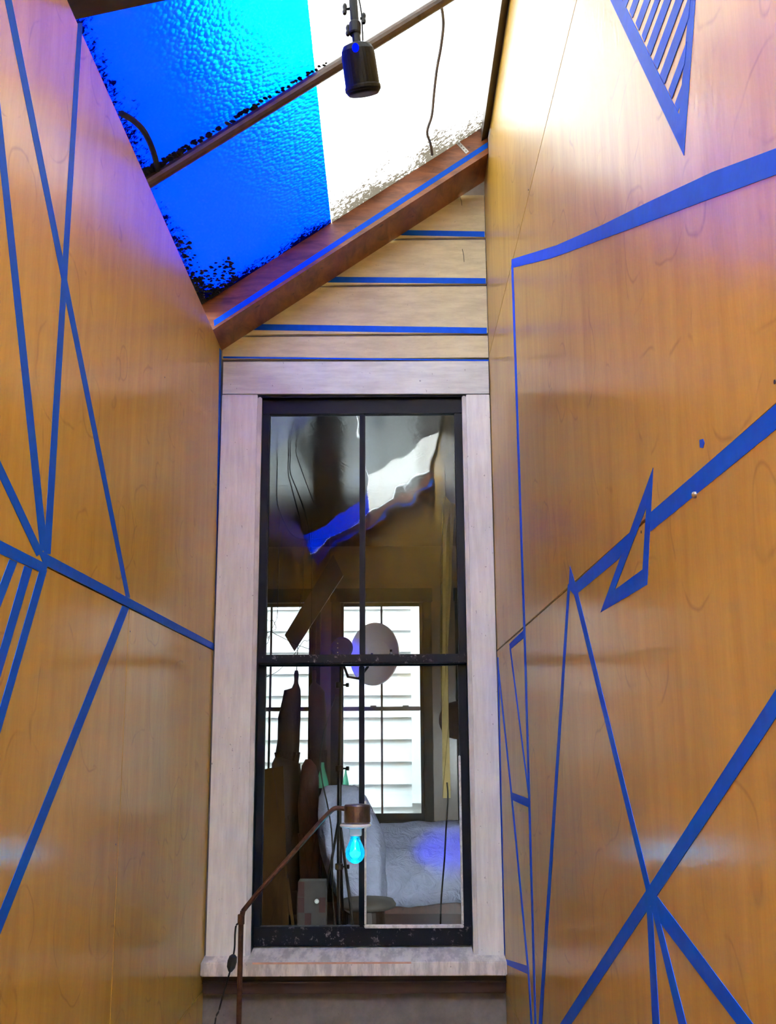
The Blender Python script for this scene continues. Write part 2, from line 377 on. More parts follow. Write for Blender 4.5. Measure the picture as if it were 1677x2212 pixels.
# comb: one band with three tines hanging from it
tape_on(wl, XL, 1, [[(-70, 1132), (103, 1220), (97, 1240), (-70, 1165)]])
for poly in ([(20, 1208), (37, 1214), (-60, 1468), (-60, 1420)], [(52, 1222), (69, 1229), (-60, 1665), (-60, 1608)], [(84, 1234), (101, 1232), (-60, 1790), (-60, 1733)]): TL(poly)

for poly in (
    [(1106, 560), (1203, 530), (1300, 487), (1401, 437), (1540, 372), (1720, 305), (1720, 362), (1540, 428), (1374, 490), (1280, 525), (1192, 558), (1106, 579)],
    [(1105.5, 575), (1109.5, 575), (1135.5, 1356), (1147, 1759), (1160, 2230), (1156, 2230), (1143, 1759), (1131.5, 1356)],
    [(1720, 836), (1720, 893), (1406, 1148), (1406, 1107)],
    [(1377, 1136), (1338, 1207), (1249, 1281), (1243, 1259)],
    [(1232, 1222), (1246, 1268), (1250, 1282), (1240, 1284), (1229, 1270)],
    [(1227.5, 1262), (1232.5, 1262), (1170.5, 2230), (1163, 2230)],
    [(1238, 1272), (1248, 1276), (1409, 1928), (1398, 1928)],
    [(1720, 1424), (1720, 1488), (1223, 2230), (1199, 2230)],
    [(1410, 1942), (1421, 1936), (1642, 2230), (1607, 2230), (1406, 1965)],
    [(1398, 1955), (1410, 1960), (1427, 2230), (1412, 2230)],
    [(1406, 1948), (1418, 1953), (1489, 2230), (1472, 2230)],
    [(1101, 1391), (1132, 1361), (1132, 1378), (1103, 1403)],
    [(1101.5, 1399), (1104, 1399), (1144, 1716), (1141.5, 1716)],
    [(1075, 1420), (1077.5, 1420), (1092, 2074), (1089, 2074)],
    [(1075.5, 1440), (1078, 1440), (1107, 1714), (1144, 2100), (1152, 2230), (1148.5, 2230), (1140.5, 2100), (1104, 1714)],
    [(1104, 1711), (1142, 1725), (1143, 1744), (1105, 1727)],
    [(1090, 2071), (1139, 2086), (1140, 2104), (1091, 2082)],
): TR(poly)
o_, i_ = [(1412, 1010), (1399, 1263), (1298, 1323)], [(1397, 1097), (1389, 1230), (1329, 1274)]
tape_on(wr, XR, -1, [[o_[k], o_[(k+1) % 3], i_[(k+1) % 3], i_[k]] for k in range(3)], 'tape_bolt', 'blue tape lightning-shaped outline crossing the joint')
# hatched triangle, its top beyond the frame (measured in a 2.633x enlargement)
def zq(p): return (1040+p[0]/2.633, p[1]/2.633)
tri = [[(650, -180), (715, -180), (1128, 655), (1155, 885)], [(1233, -180), (1203, -180), (1128, 655), (1155, 885)]]
ends = [((805, 18), (825, 42)), ((845, 62), (862, 104)), ((880, 132), (899, 174)), ((915, 202), (930, 240)), ((945, 266), (965, 318)), ((981, 346), (1005, 394)), ((1020, 427), (1045, 478)), ((1070, 512), (1087, 562)), ((1102, 592), (1120, 636))]
def bar(a, b):
    r = []
    for (x, y) in (a, b):
        t = 0.0                               # run up-right until the inner edge of the right band
        while True:
            t += 4; X, Y = x+0.37*t, y-t
            if Y < -178 or X > 1203-(Y+180)*(1203-1128)/835+6: break
        r.append((X, Y))
    return [a, b, r[1], r[0]]
tape_on(wr, XR, -1, [[zq(p) for p in q] for q in tri+[bar(*e) for e in ends]], 'tape_triangle', 'blue tape triangle filled with slanting bars')
TR([(1512, 950), (1520, 948), (1523, 957), (1520, 968), (1513, 967)])
for px, py in ((1504, 1069),):
    c = onx(px, py, XR); obj('screw', L([(0.004, 0.0), (0.004, 0.003), (0.002, 0.005)], c, (-1, 0, 0), 12), 'galvanized', wr, label='small bright screw head')
for px, py in ((1238, 1247), (1386, 1149), (1675, 825), (1142, 410)):
    c = onx(px, py, XR); obj('nail_hole', L([(0.0022, 0.0), (0.0022, 0.0008)], c, (-1, 0, 0), 10), 'black_rubber', wr)
for px, py in ((281, 1364), (250, 1824), (356, 815)):
    c = onx(px, py, XL); obj('nail_hole', L([(0.002, 0.0), (0.002, 0.0008)], c, (1, 0, 0), 10), 'black_rubber', wl)

# ================================================================== end wall with the sash window
OX0, OX1, OZ0, OZ1 = -0.495, 0.272, 0.80, 2.745       # rough opening
RX0, RX1 = -2.1, 1.9                                   # room beyond spans these x
FZ = 0.20                                              # its floor
YF = YE+0.012; YK = YE+0.16
bm = bmesh.new()
addbox(bm, RX0, OX0, YF, YK, 0, 3.19); addbox(bm, OX1, 0.75, YF, YK, 0, 3.19); addbox(bm, 1.65, RX1, YF, YK, 0, 3.19); addbox(bm, 0.75, 1.65, YF, YK, 0, 0.9); addbox(bm, 0.75, 1.65, YF, YK, 1.95, 3.19); addbox(bm, OX0, OX1, YF, YK, 0, OZ0); addbox(bm, OX0, OX1, YF, YK, OZ1, 3.19)
prism(bm, [V((XL-0.1, YF, 3.19)), V((XR+0.1, YF, 3.19)), V((XR+0.1, YF, roofz(XR+.1)-0.01)), V((-0.4, YF, 3.19))][:3]+[V((XL+0.22, YF, 3.19))], (0, YK-YF, 0))
we = obj('wall_end', bm, 'lower_wall_paint', kind='structure', label='end wall of the light well around the sash window')
# cream drop-siding boards, each with a recessed lip, and the taped grooves
lines = [(2.872, 2.972), (2.972, 3.153), (3.153, 3.333), (3.333, 3.533)]
def zrow(px, py): return ony(px, py, YE).z
gz = [zrow(800, 776), zrow(800, 723), zrow(880, 616), zrow(960, 515), zrow(1020, 418)]
under = lambda p: roofz(p.x)-0.115-p.z
for a, b in zip(gz, gz[1:]):
    for z0, z1, y0 in ((a+0.004, b-0.016, YE), (b-0.016, b-0.004, YE+0.006)):
        poly = clip([V((XL+.002, y0, z0)), V((XR-.002, y0, z0)), V((XR-.002, y0, z1)), V((XL+.002, y0, z1))], under)
        if len(poly) < 3: continue
        if y0 == YE: bo = obj('siding_board', P(poly, (0, YF-y0, 0)), 'siding_paint', we)
        else: obj('board_lip', P(poly, (0, YF-y0, 0)), 'siding_paint', bo)
for (xa, ya, yb), (xb, yc, yd) in (((545, 700, 713), (1052, 708, 721)), ((700, 598, 610), (1050, 601, 613)), ((860, 497, 508), (1050, 500, 512))):
    q = [ony(xa, ya, YE), ony(xb, yc, YE), ony(xb, yd, YE), ony(xa, yb, YE)]
    for p in q: p.x = min(max(p.x, XL+.004), XR-.004)
    obj('tape_line', P(q, (0, -0.0009, 0)), 'tape', we)
q = [ony(482, 770, YE), ony(1056, 777, YE), ony(1056, 780, YE), ony(482, 774, YE)]
obj('tape_line', P(q, (0, -0.0009, 0)), 'tape', we)
for px, a, b in ((1001, 538, 566), (996, 425, 444)):
    c0, c1 = ony(px-2, a, YE), ony(px+2, b, YE)
    obj('crack', T([c0, (c0+c1)/2+V((0.002, 0, 0)), c1], 0.0009, 5), 'black_rubber', we)

w1 = thing('window_1', (0, YE, 0.78), kind='structure', label='tall old sash window with weathered white casing and black sashes')
CF = YE-0.012                                          # casing face
ZHT, ZHB = 2.866, 2.745
hd = P([V((XL+.008, CF, ZHB-.002)), V((XR-.004, CF, ZHB-.008)), V((XR-.004, CF, ZHT-.004)), V((XL+.008, CF, ZHT))], (0, YF-CF-.001, 0))
obj('head_casing', hd, 'head_paint', w1)
obj('side_casing', B(XL+.006, OX0+0.003, CF+.002, YF-.001, 0.80, ZHB-.004, .002), 'casing_paint', w1)
obj('side_casing', B(OX1-.002, XR-.003, CF+.002, YF-.001, 0.80, ZHB-.010, .002), 'casing_paint', w1)
# jambs, stop beads, head
JB = YE+0.16
for x0, x1 in ((OX0+.003, OX0+.018), (OX1-.017, OX1-.002)):
    obj('stop_bead', B(x0, x1, CF+.008, CF+.03, 0.80, ZHB-.012, .003), 'bead_paint', w1)
    obj('jamb', B(x0, x1, CF+.03, JB, 0.81, ZHB-.012), 'sash_black', w1)
obj('head_jamb', B(OX0+.003, OX1-.002, CF+.012, JB, ZHB-.014, ZHB+.0), 'sash_black', w1)
# upper sash (nearer)
U0, U1 = YE+0.022, YE+0.056
SX0, SX1 = OX0+.018, OX1-.017
us = obj('upper_sash', B(SX0, SX1, U0, U1, 2.676, ZHB-.014), 'sash_black', w1)
GX0, GX1, MX = -0.449, 0.228, -0.110
obj('stile', B(SX0, GX0, U0, U1, 1.765, 2.676, .003), 'sash_black', us); obj('stile', B(GX1, SX1, U0, U1, 1.765, 2.676, .003), 'sash_black', us)
obj('muntin', B(MX-.010, MX+.010, U0+.002, U1, 1.795, 2.676, .004), 'sash_black', us)
obj('meeting_rail', B(SX0+.004, SX1-.004, U0-.012, U1, 1.764, 1.796, .004), 'sash_worn', us)
for x0, x1 in ((GX0, MX-.010), (MX+.010, GX1)):
    obj('pane', B(x0, x1, U0+.016, U0+.0195, 1.796, 2.676), 'glass', us)
# lower sash (farther)
W0, W1 = YE+0.062, YE+0.098
LX0, LX1, LM = -0.452, 0.226, -0.112
ls = obj('lower_sash', B(SX0, SX1, W0, W1, 0.832, 0.893, .003), 'sash_worn', w1)
obj('stile', B(SX0, LX0, W0, W1, 0.893, 1.79, .003), 'sash_black', ls); obj('stile', B(LX1, SX1, W0, W1, 0.893, 1.79, .003), 'sash_black', ls)
obj('top_rail', B(LX0, LX1, W0, W1, 1.76, 1.79, .002), 'sash_black', ls)
obj('muntin', B(LM-.011, LM+.008, W0, W1, 0.893, 1.76, .003), 'sash_black', ls)
for x0, x1 in ((LX0, LM-.011), (LM+.010, LX1)):
    obj('pane', B(x0, x1, W0+.016, W0+.0195, 0.893, 1.76), 'glass', ls)
obj('putty', B(LM+.008, LX1+.003, W0-.003, W0+.015, 0.887, 0.897, .002), 'putty', ls); obj('putty', B(LM+.008, LM+.0145, W0-.003, W0+.015, 0.897, 1.30, .002), 'putty', ls)
obj('putty', B(LX1-.004, LX1+.003, W0-.003, W0+.015, 0.897, 1.45, .002), 'putty', ls); obj('putty', B(LX0, MX-.012, W0-.001, W0+.015, 0.888, 0.892), 'sash_worn', ls)
# sill
YS = YE-0.075
zf, zb_ = ony(780, 2079, YS).z, ony(780, 2046, YE+0.06).z
zf2 = ony(780, 2109, YS).z
sill = P([V((XL+.001, YS, zf2)), V((XL+.001, YS, zf)), V((XL+.001, YE+.10, zb_)), V((XL+.001, YE+.10, zb_-.05)), V((XL+.001, YF, zf2))], (XR-XL-.002, 0, 0))
bmesh.ops.bevel(sill, geom=[e for e in sill.edges], offset=0.003, segments=2, affect='EDGES')
obj('sill', sill, 'sill_paint', w1)
obj('sill_edge_wood', B(-0.46, 0.05, YS-.0006, YS+.004, zf-.0045, zf+.0008), 'bare_edge', w1, label='strip of bare wood along the sill edge')
obj('apron', B(XL+.002, XR-.002, YE-.03, YF-.001, zf2-.062, zf2-.001, .003), 'apron_wood', w1)
obj('apron_bead', B(XL+.002, XR-.002, YE-.045, YE-.03, zf2-.030, zf2-.022, .003), 'apron_wood', w1)

# ================================================================== roof: rafter, sheets, deck
BY0, BY1 = 3.50, 3.699
def sl(x, y, off): return V((x, y, roofz(x)-off))
rf = obj('rafter', P([sl(XL-.07, BY0, .001), sl(XR-.001, BY0, .001), sl(XR-.001, BY0, .119), sl(XL-.001, BY0, .125), sl(XL-.001, BY0, .122), sl(XL-.07, BY0, .085)][:4]+[sl(XL-.07, BY0, .075)], (0, BY1-BY0, 0)), 'rafter_wood',
         label='reddish sloping rafter carrying blue tape above the cream siding', cat='rafter')
tq = [ony(455, 692, BY0), ony(1054, 307, BY0), ony(1054, 319, BY0), ony(463, 705, BY0)]
for p in tq: p.x = min(max(p.x, XL+.001), XR-.002)
obj('tape_line', P(tq, (0, -0.0009, 0)), 'tape', rf)
s0, s1 = ony(989, 308, BY0), ony(1010, 330, BY0)
d = (s1-s0).normalized(); nrm = V((d.z, 0, -d.x))
st = obj('metal_strap', P([s0-nrm*.007, s1-nrm*.007, s1+nrm*.007, s0+nrm*.007], (0, -.002, 0)), 'galvanized', rf, label='perforated metal strap')
for k in range(4):
    c = s0.lerp(s1, (k+.6)/4.2)+V((0, -.002, 0)); obj('strap_hole', L([(.0022, 0), (.0022, .0006)], c, (0, -1, 0), 10), 'black_rubber', st)
rr = obj('rafter', P([sl(XL-.07, -1.14, .036), sl(XR-.001, -1.14, .036), sl(XR-.001, -1.14, .125), sl(XL-.001, -1.14, .125), sl(XL-.07, -1.14, .075)], (0, .10, 0)), 'rafter_wood',
         label='reddish sloping rafter below the small rear skylight', cat='rafter')
obj('tape_line', P([sl(XL+.002, -1.04, .10), sl(XR-.002, -1.04, .10), sl(XR-.002, -1.04, .122), sl(XL+.002, -1.04, .122)], (0, .0009, 0)), 'tape', rr)
Pa, Pb = onroof(665, 0), onroof(715, 470)
def xb(y): return Pa.x+(Pb.x-Pa.x)*(y-Pa.y)/(Pb.y-Pa.y)
Ea, Eb = onroof(155, 44, .032), onroof(350, 2, .032)
XO = XL-0.10; YT = 3.53
def ye(x): return Ea.y+(Eb.y-Ea.y)*(x-Ea.x)/(Eb.x-Ea.x)
YD = -1.08
def sheet(name, poly, mat, par, label):
    bm = P([V((x, y, roofz(x))) for x, y in poly], (0, 0, 0.004))
    bm.normal_update(); o = obj(name, bm, [mat, 'sheet_top'], par, label=label)
    for p in o.data.polygons:
        c = p.center+origin_of(o)
        low = p.normal.z < -0.3
        p.material_index = 0 if low else 1
    return o
sk = thing('window_2', (0, 0, 0), kind='structure', label='sloping plastic skylight, half blue and half clear')
sheet('blue_sheet', [(XO, ye(XO)-.03), (xb(ye(-.35)), ye(xb(ye(-.35)))-.03), (xb(YT), YT), (XO, YT)], 'blue_sheet', sk, 'translucent blue plastic sheet')
YM = 0.15
sheet('clear_sheet', [(xb(YM)+.0005, YM), (XR+.04, YM), (XR+.04, YT), (xb(YT)+.0005, YT)], 'clear_sheet', sk, 'translucent white plastic sheet with edge grime, dimmed to pass less light')
sheet('clear_sheet', [(xb(YD)+.0005, YD), (XR+.04, YD), (XR+.04, YM-.0005), (xb(YM)+.0005, YM-.0005)], 'rear_fill_sheet', sk, 'unseen translucent white plastic sheet, made brighter to light the end wall')
rs = thing('window_3', (0, 0, 0), kind='structure', label='small blue skylight at the rear of the light well')
sheet('blue_sheet', [(XO, -1.10), (xb(-1.10)-.001, -1.10), (xb(-.25)-.001, -0.25), (XO, -0.25)], 'rear_blue_sheet', rs, 'translucent blue plastic sheet')
xe = xb(ye(-.35))
bm = bmesh.new()
def slab(bm, poly, th=0.03, off=0.002): prism(bm, [V((x, y, roofz(x)-off)) for x, y in poly], (0, 0, -th))
slab(bm, [(XO, -.25), (xb(-.25)-.002, -.25), (xb(ye(xe))-.002, ye(xe)), (XO, ye(XO))]); slab(bm, [(-.20, -1.10), (xe-.004, -1.10), (xe-.004, -.25), (-.20, -.25)]) if xe > -.2 else None
slab(bm, [(XO, YB), (XR, YB), (XR, -1.10), (XO, -1.10)])
cl_ = obj('ceiling', bm, 'dark_wood', kind='structure', label='sloping wooden roof deck of the light well')
# closing board beyond the low left eave, dark strip along the high right edge
obj('trim_1', B(XL-.125, XL-.102, YB, YE, 2.80, roofz(XL-.11)-.003), 'dark_wood', kind='structure', label='dark eave board behind the top of the left wall')
obj('trim_2', P([sl(XR-.026, YD, .002), sl(XR-.001, YD, .002), sl(XR-.001, YD, .055), sl(XR-.026, YD, .055)], (0, BY0-YD-.001, 0)), 'dark_wood', kind='structure', label='dark batten along the top of the right wall')
# pole crossing under the skylight
pa, pb_ = onroof(326, 391, .022), onroof(1010, -32, .022)
pa = pa+(pa-pb_).normalized()*.03
pb_ = pa+(pb_-pa)*((XR-.03-pa.x)/(pb_.x-pa.x))
obj('roof_pole', T([pa, pa.lerp(pb_, .5), pb_], .0165, 12), 'pole_wood', loc=pa.lerp(pb_, .5), label='thin brown pole crossing beneath the skylight', cat='pole')
# moss and leaf rubbish clinging along the pole and at the low corner
bm = bmesh.new()
def blob(bm, c, r):
    b = bmesh.ops.create_icosphere(bm, subdivisions=1, radius=r)
    for v in b['verts']: v.co = V((v.co.x*random.uniform(.7, 1.5), v.co.y*random.uniform(.7, 1.5), v.co.z*.4))+V(c)
axis = (pb_-pa).normalized(); side = V((0, 1, 0))-axis*axis.y; side.normalize()
for i in range(330):
    t = random.random()**1.7*0.50
    p = pa.lerp(pb_, t)+side*random.choice((-1, 1))*random.uniform(.012, .030*(1-t*1.2)+.008); p.z = roofz(p.x)-.004
    blob(bm, p, random.uniform(.003, .0135-.016*t))
obj('moss_along_pole', bm, 'moss', loc=pa.lerp(pb_, .25), kind='stuff', label='dark moss clumps clinging beside the skylight pole', cat='moss')
bm = bmesh.new()
for i in range(520):
    a, b = random.random()**2.2, random.random()**2.2
    p = V((XL-.045+a*.13, BY0-.016-b*.20, 0)) if i % 3 else V((XL-.055+random.random()**3*.05, random.uniform(2.95, 3.44), 0))
    p.z = roofz(p.x)-.003; blob(bm, p, random.uniform(.0025, .009))
obj('moss_in_corner', bm, 'moss', loc=(XL+.05, BY0-.05, roofz(XL+.05)), kind='stuff', label='dark moss and leaf rubbish in the low skylight corner', cat='moss')
pts = [onroof(*p, .012) for p in ((262, 245), (290, 262), (312, 285), (328, 318), (338, 352), (342, 378))]
obj('bent_twig', T(spline(pts, 4), .008, 7), 'moss', loc=pts[2], label='black bent twig arching from the pole to the eave', cat='twig')
pts = [onroof(*p, .010) for p in ((953, 8), (958, 50), (953, 100), (944, 150), (938, 200), (933, 250), (923, 285), (930, 310), (934, 334))]
obj('roof_cable', T(spline(pts, 5), .0046, 7), 'brown_cable', loc=pts[4], label='wavy brown cable running from the pole down to the rafter', cat='cable')

# ================================================================== clamp lamp hanging under the skylight
LY = 2.30
lb = ony(770, 95, LY); lt_ = ony(760, -40, LY)
top = V((lt_.x, LY, roofz(lt_.x)-.006))
lampH = thing('clamp_lamp', lb, 'black cylindrical lamp on a knobbed stem under the skylight', 'lamp')
ax = (ony(783, 205, LY+.055)-ony(768, 100, LY+.01)).normalized()
c0 = ony(772, 104, LY)
kpx = LY/FPX
obj('lamp_can', L([(.018, -.012), (.034, -.006), (.040, .006), (.0415, .02), (.0425, .092), (.041, .104), (.037, .109), (.030, .110)], c0, ax, 32), 'black_metal', lampH, smooth=False)
obj('can_rim', L([(.0432, .088), (.0445, .092), (.0445, .098), (.0432, .101)], c0, ax, 32), 'black_metal', lampH)
obj('stem', T([c0-ax*.0, ony(766, 40, LY), ony(763, 0, LY), ony(762, -40, LY), top], .0105, 12), 'black_metal', lampH)
obj('collar', L([(.013, 0), (.015, .004), (.015, .03), (.013, .034)], ony(767, 75, LY), (0, 0, 1), 16), 'black_metal', lampH)
for (a, b, e) in (((757, 19), (745, 20), (740, 20)), ((759, 62), (752, 66), (748, 66)), ((778, 40), (786, 40), (789, 40))):
    A, Bp, Cc = ony(*a, LY), ony(*b, LY), ony(*e, LY)
    k_ = obj('wing_knob', T([A, Bp], .0035, 8), 'black_metal', lampH)
    u = V((0, .2, 1)).normalized()
    obj('knob_wing', T([Bp-u*.016, Bp-u*.009, Bp, Bp+u*.009, Bp+u*.016], .004, 8, [.0045, .006, .0045, .006, .0045]), 'black_metal', k_)
led = ony(768, 100, LY-.048)
obj('indicator_light', L([(.0105, 0), (.0105, .003), (.0075, .007), (.001, .009)], led+V((0, .006, 0)), (0, -1, -.3), 20, 0.8), 'blue_led', lampH, label='glowing blue indicator lens')
obj('lamp_cord', T(spline([ony(784, 88, LY+.01), ony(783, 60, LY+.01), ony(780, 20, LY+.012), ony(772, -20, LY+.012), top+V((.006, .012, -.004))], 5), .0022, 6), 'black_rubber', lampH)

# ================================================================== rusty pipe lamp with the blue bulb
PY = 3.22
pf = ony(516, 2212, PY); base = V((pf.x-.004, PY, 0))
pl = thing('pipe_lamp', base, 'rusty bent pipe lamp with a glowing blue bulb before the window', 'lamp')
obj('base_plate', L([(.10, 0), (.10, .012), (.095, .016), (.03, .018), (.016, .03)], base, (0, 0, 1), 32), 'rust', pl)
elb = ony(525, 1968, PY)
obj('pipe_upright', T([base+V((0, 0, .015)), pf, ony(519, 2080, PY), ony(521, 1990, PY), elb], .0075, 12), 'rust', pl)
obj('elbow_joint', L([(.0085, -.014), (.010, -.012), (.010, .012), (.0085, .014)], ony(521, 1986, PY), (0, 0, 1), 16), 'rust', pl)
obj('pipe_arm', T([ony(523, 1976, PY), elb, ony(560, 1925, PY), ony(640, 1835, PY), ony(700, 1767, PY)]+spline([ony(714, 1753, PY), ony(724, 1746, PY), ony(738, 1746, PY), ony(750, 1748, PY)], 4), .0068, 12), 'rust', pl)
cc = ony(772, 1757, PY); k = PY/FPX
can = obj('socket_can', L([(.030, .026), (.036, .025), (.0385, .021), (.0385, -.024), (.0365, -.027), (.0365, -.029), (.0, -.029)][::-1], cc, (0, 0, 1), 32), 'aged_steel', pl)
for dx in (-.018, .012): obj('knockout', L([(.007, 0), (.007, .0012)], cc+V((dx, -math.sqrt(.0385**2-dx*dx), .0)), (dx, -.035, 0), 14), 'aged_steel', can)
sc = cc+V((-.005, 0, -.029))
obj('porcelain_socket', L([(.0, -.034), (.0175, -.034), (.0185, -.03), (.0185, -.014), (.028, -.012), (.044, -.009), (.0465, -.005), (.044, .0), (.030, .001)], sc, (0, 0, 1), 36), 'porcelain', pl)
bt = sc+V((-.001, 0, -.034))
bulb = obj('bulb', L([(.0, -.078), (.010, -.0765), (.020, -.070), (.0265, -.060), (.029, -.049), (.027, -.037), (.021, -.024), (.0155, -.012), (.0135, -.002), (.0135, .004)], bt, (0, 0, 1), 32), 'bulb_glass', pl, label='glowing clear blue glass bulb', smooth=True)
obj('filament', L([(.0, -.062), (.010, -.060), (.0155, -.052), (.0150, -.046), (.006, -.042), (.002, -.034), (.002, -.020), (.0045, -.014), (.002, -.008)], bt, (0, 0, 1), 16), 'filament', bulb)
pt = [ony(*p, PY-.004) for p in ((520, 1994), (511, 1998), (508, 2015), (507, 2045), (504, 2066))]
cordo = obj('lamp_cord', T(spline(pt, 5), .0026, 7), 'black_rubber', pl)
a_, b_ = ony(505, 2062, PY-.012), ony(497, 2099, PY-.012)
obj('inline_switch', T([a_, a_.lerp(b_, .12), a_.lerp(b_, .4), a_.lerp(b_, .75), b_], .01, 12, [.005, .011, .0135, .012, .005]), 'black_rubber', pl)
pt = [b_, ony(488, 2130, PY-.012), ony(474, 2180, PY-.01), ony(462, 2240, PY-.01)]
pt += [V((pt[-1].x-.01, PY, .3)), V((pt[-1].x+.02, PY-.04, .012)), V((-.40, PY-.35, .008))]
obj('lamp_cord', T(spline(pt, 6), .0026, 7), 'black_rubber', pl)

# ================================================================== the room beyond
YR0, YR1 = YK, 9.25
obj('floor.001', B(RX0, RX1, YR0, YR1+.15, FZ-.08, FZ), 'floor_red', kind='structure', label='red-brown floor of the room beyond the window')
obj('ceiling.001', B(RX0, RX1, YR0-.148, YR1+.15, 3.19, 3.27), 'lacquer_ceiling', kind='structure', label='glossy lacquered ceiling of the room beyond')
obj('wall_room_left', B(RX0-.1, RX0, YR0, YR1+.15, FZ-.08, 3.27), 'room_wall', kind='structure', label='ochre left wall of the room beyond')
obj('wall_room_right', B(RX1, RX1+.1, YR0, YR1+.15, FZ-.08, 3.27), 'room_wall', kind='structure', label='ochre right wall of the room beyond')
wins = [(-1.41, -0.74), (-0.438, 0.226), (0.64, 1.31)]
WZ0, WZ1 = 0.89, 2.66
bm = bmesh.new(); xs = RX0
for a, b in wins:
    addbox(bm, xs, a-.03, YR1, YR1+.15, FZ-.08, 3.19); addbox(bm, a-.03, b+.03, YR1, YR1+.15, FZ-.08, WZ0-.05); addbox(bm, a-.03, b+.03, YR1, YR1+.15, WZ1+.03, 3.19); xs = b+.03
addbox(bm, xs, RX1, YR1, YR1+.15, FZ-.08, 3.19)
obj('wall_far', bm, 'room_wall', kind='structure', label='far wall of the room beyond, with three sash windows')
wl_lab = ['sash window in the room beyond, with hanging bundles before it', 'sash window in the room beyond, behind the white dish', 'sash window in the room beyond, hidden past the casing']
for i, (a, b) in enumerate(wins):
    wn = thing('window_%d' % (i+4), ((a+b)/2, YR1, WZ0), kind='structure', label=wl_lab[i])
    y = YR1
    for x0, x1 in ((a-.105, a-.028), (b+.028, b+.105)): obj('side_casing', B(x0, x1, y-.025, y, WZ0-.06, WZ1+.03, .004), 'trim_green', wn)
    obj('head_casing', B(a-.115, b+.115, y-.03, y, WZ1+.03, WZ1+.15, .004), 'trim_green', wn)
    obj('sill', B(a-.12, b+.12, y-.07, y+.02, WZ0-.085, WZ0-.05, .005), 'trim_green', wn)
    for x0, x1 in ((a-.03, a), (b, b+.03)): obj('stile', B(x0, x1, y+.02, y+.08, WZ0-.05, WZ1+.03), 'trim_green', wn)
    obj('top_rail', B(a, b, y+.05, y+.08, WZ1, WZ1+.03), 'trim_green', wn); obj('bottom_rail', B(a, b, y+.03, y+.06, WZ0-.05, WZ0+.012), 'trim_green', wn)
    obj('meeting_rail', B(a, b, y+.03, y+.08, 1.755, 1.79, .004), 'trim_brown', wn)
    for z0, z1, yy in ((WZ0+.012, 1.755, y+.035), (1.79, WZ1, y+.055)):
        obj('muntin', B((a+b)/2-.009, (a+b)/2+.009, yy, yy+.02, z0, z1), 'trim_brown', wn)
        for x0, x1 in ((a, (a+b)/2-.009), ((a+b)/2+.009, b)): obj('pane', B(x0, x1, yy+.008, yy+.011, z0, z1), 'far_glass', wn)
    for dx in (.10, .52): obj('sash_lift', B(a+dx*(b-a)+.25*(b-a), a+dx*(b-a)+.30*(b-a)+.02, y+.015, y+.03, 1.79, 1.80), 'trim_brown', wn)

# neighbour's white clapboard house across the gap
NY = 10.75
nh = thing('neighbour_house', (0, NY+.2, 0), 'white clapboard house wall across the gap outside', 'house')
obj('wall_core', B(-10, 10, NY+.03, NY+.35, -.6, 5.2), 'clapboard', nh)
pitch_b = 46*NY/FPX
zc = ony(780, 1362, NY).z
cbx0, cbx1 = ony(889, 1500, NY).x, ony(907, 1500, NY).x
kk = int((zc+.4)/pitch_b); z = zc-kk*pitch_b
while z < 5.1:
    for x0, x1 in ((-4.5, cbx0), (cbx1+.02, 4.5)):
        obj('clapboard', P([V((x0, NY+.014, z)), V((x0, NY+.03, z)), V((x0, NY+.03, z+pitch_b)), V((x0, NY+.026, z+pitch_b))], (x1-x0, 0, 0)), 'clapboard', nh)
    z += pitch_b
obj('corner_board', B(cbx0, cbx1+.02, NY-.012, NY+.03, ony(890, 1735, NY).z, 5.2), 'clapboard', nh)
obj('ground', B(-60, 60, -60, 60, -.7, -.6), 'ground', kind='structure', label='bare ground around the houses')

for wi, wx, wlab in ((7, .75, 'unseen side window added to light the room beyond, past the right plywood wall'),):  # out of view, added to light the sheeted furniture
    fill_win = thing('window_%d' % wi, (wx+.45, YF, .9), kind='structure', label=wlab)
    for x0, x1 in ((0, .05), (.85, .90), (.43, .47)): obj('stile', B(wx+x0, wx+x1, YF+.05, YF+.09, .95, 1.90), 'trim_green', fill_win)
    for z0, z1 in ((.90, .95), (1.90, 1.95)): obj('rail', B(wx, wx+.90, YF+.05, YF+.09, z0, z1), 'trim_green', fill_win)
    for x0, x1 in ((.05, .43), (.47, .85)):
        for z0, z1 in ((.95, 1.90),): obj('pane', B(wx+x0, wx+x1, YF+.068, YF+.071, z0, z1), 'far_glass', fill_win)
bm = B(-10, 10, YR1, YR1+.15, 3.275, 5.6); addbox(bm, RX0-.1, RX1+.1, YR1, YR1+.15, -.6, FZ-.082); addbox(bm, -10, RX0-.102, YR1, YR1+.15, -.6, 3.275); addbox(bm, RX1+.102, 10, YR1, YR1+.15, -.6, 3.275)  # unseen wall added to block sky light from the clapboards opposite
obj('wall_sky_block', bm, 'sky_block_grey', kind='structure', label='added outer wall shading the neighbour house, flanking and above the room beyond')
# ---- furniture and clutter
def nz(p, s=3.0): return mnoise.noise(V(p)*s)
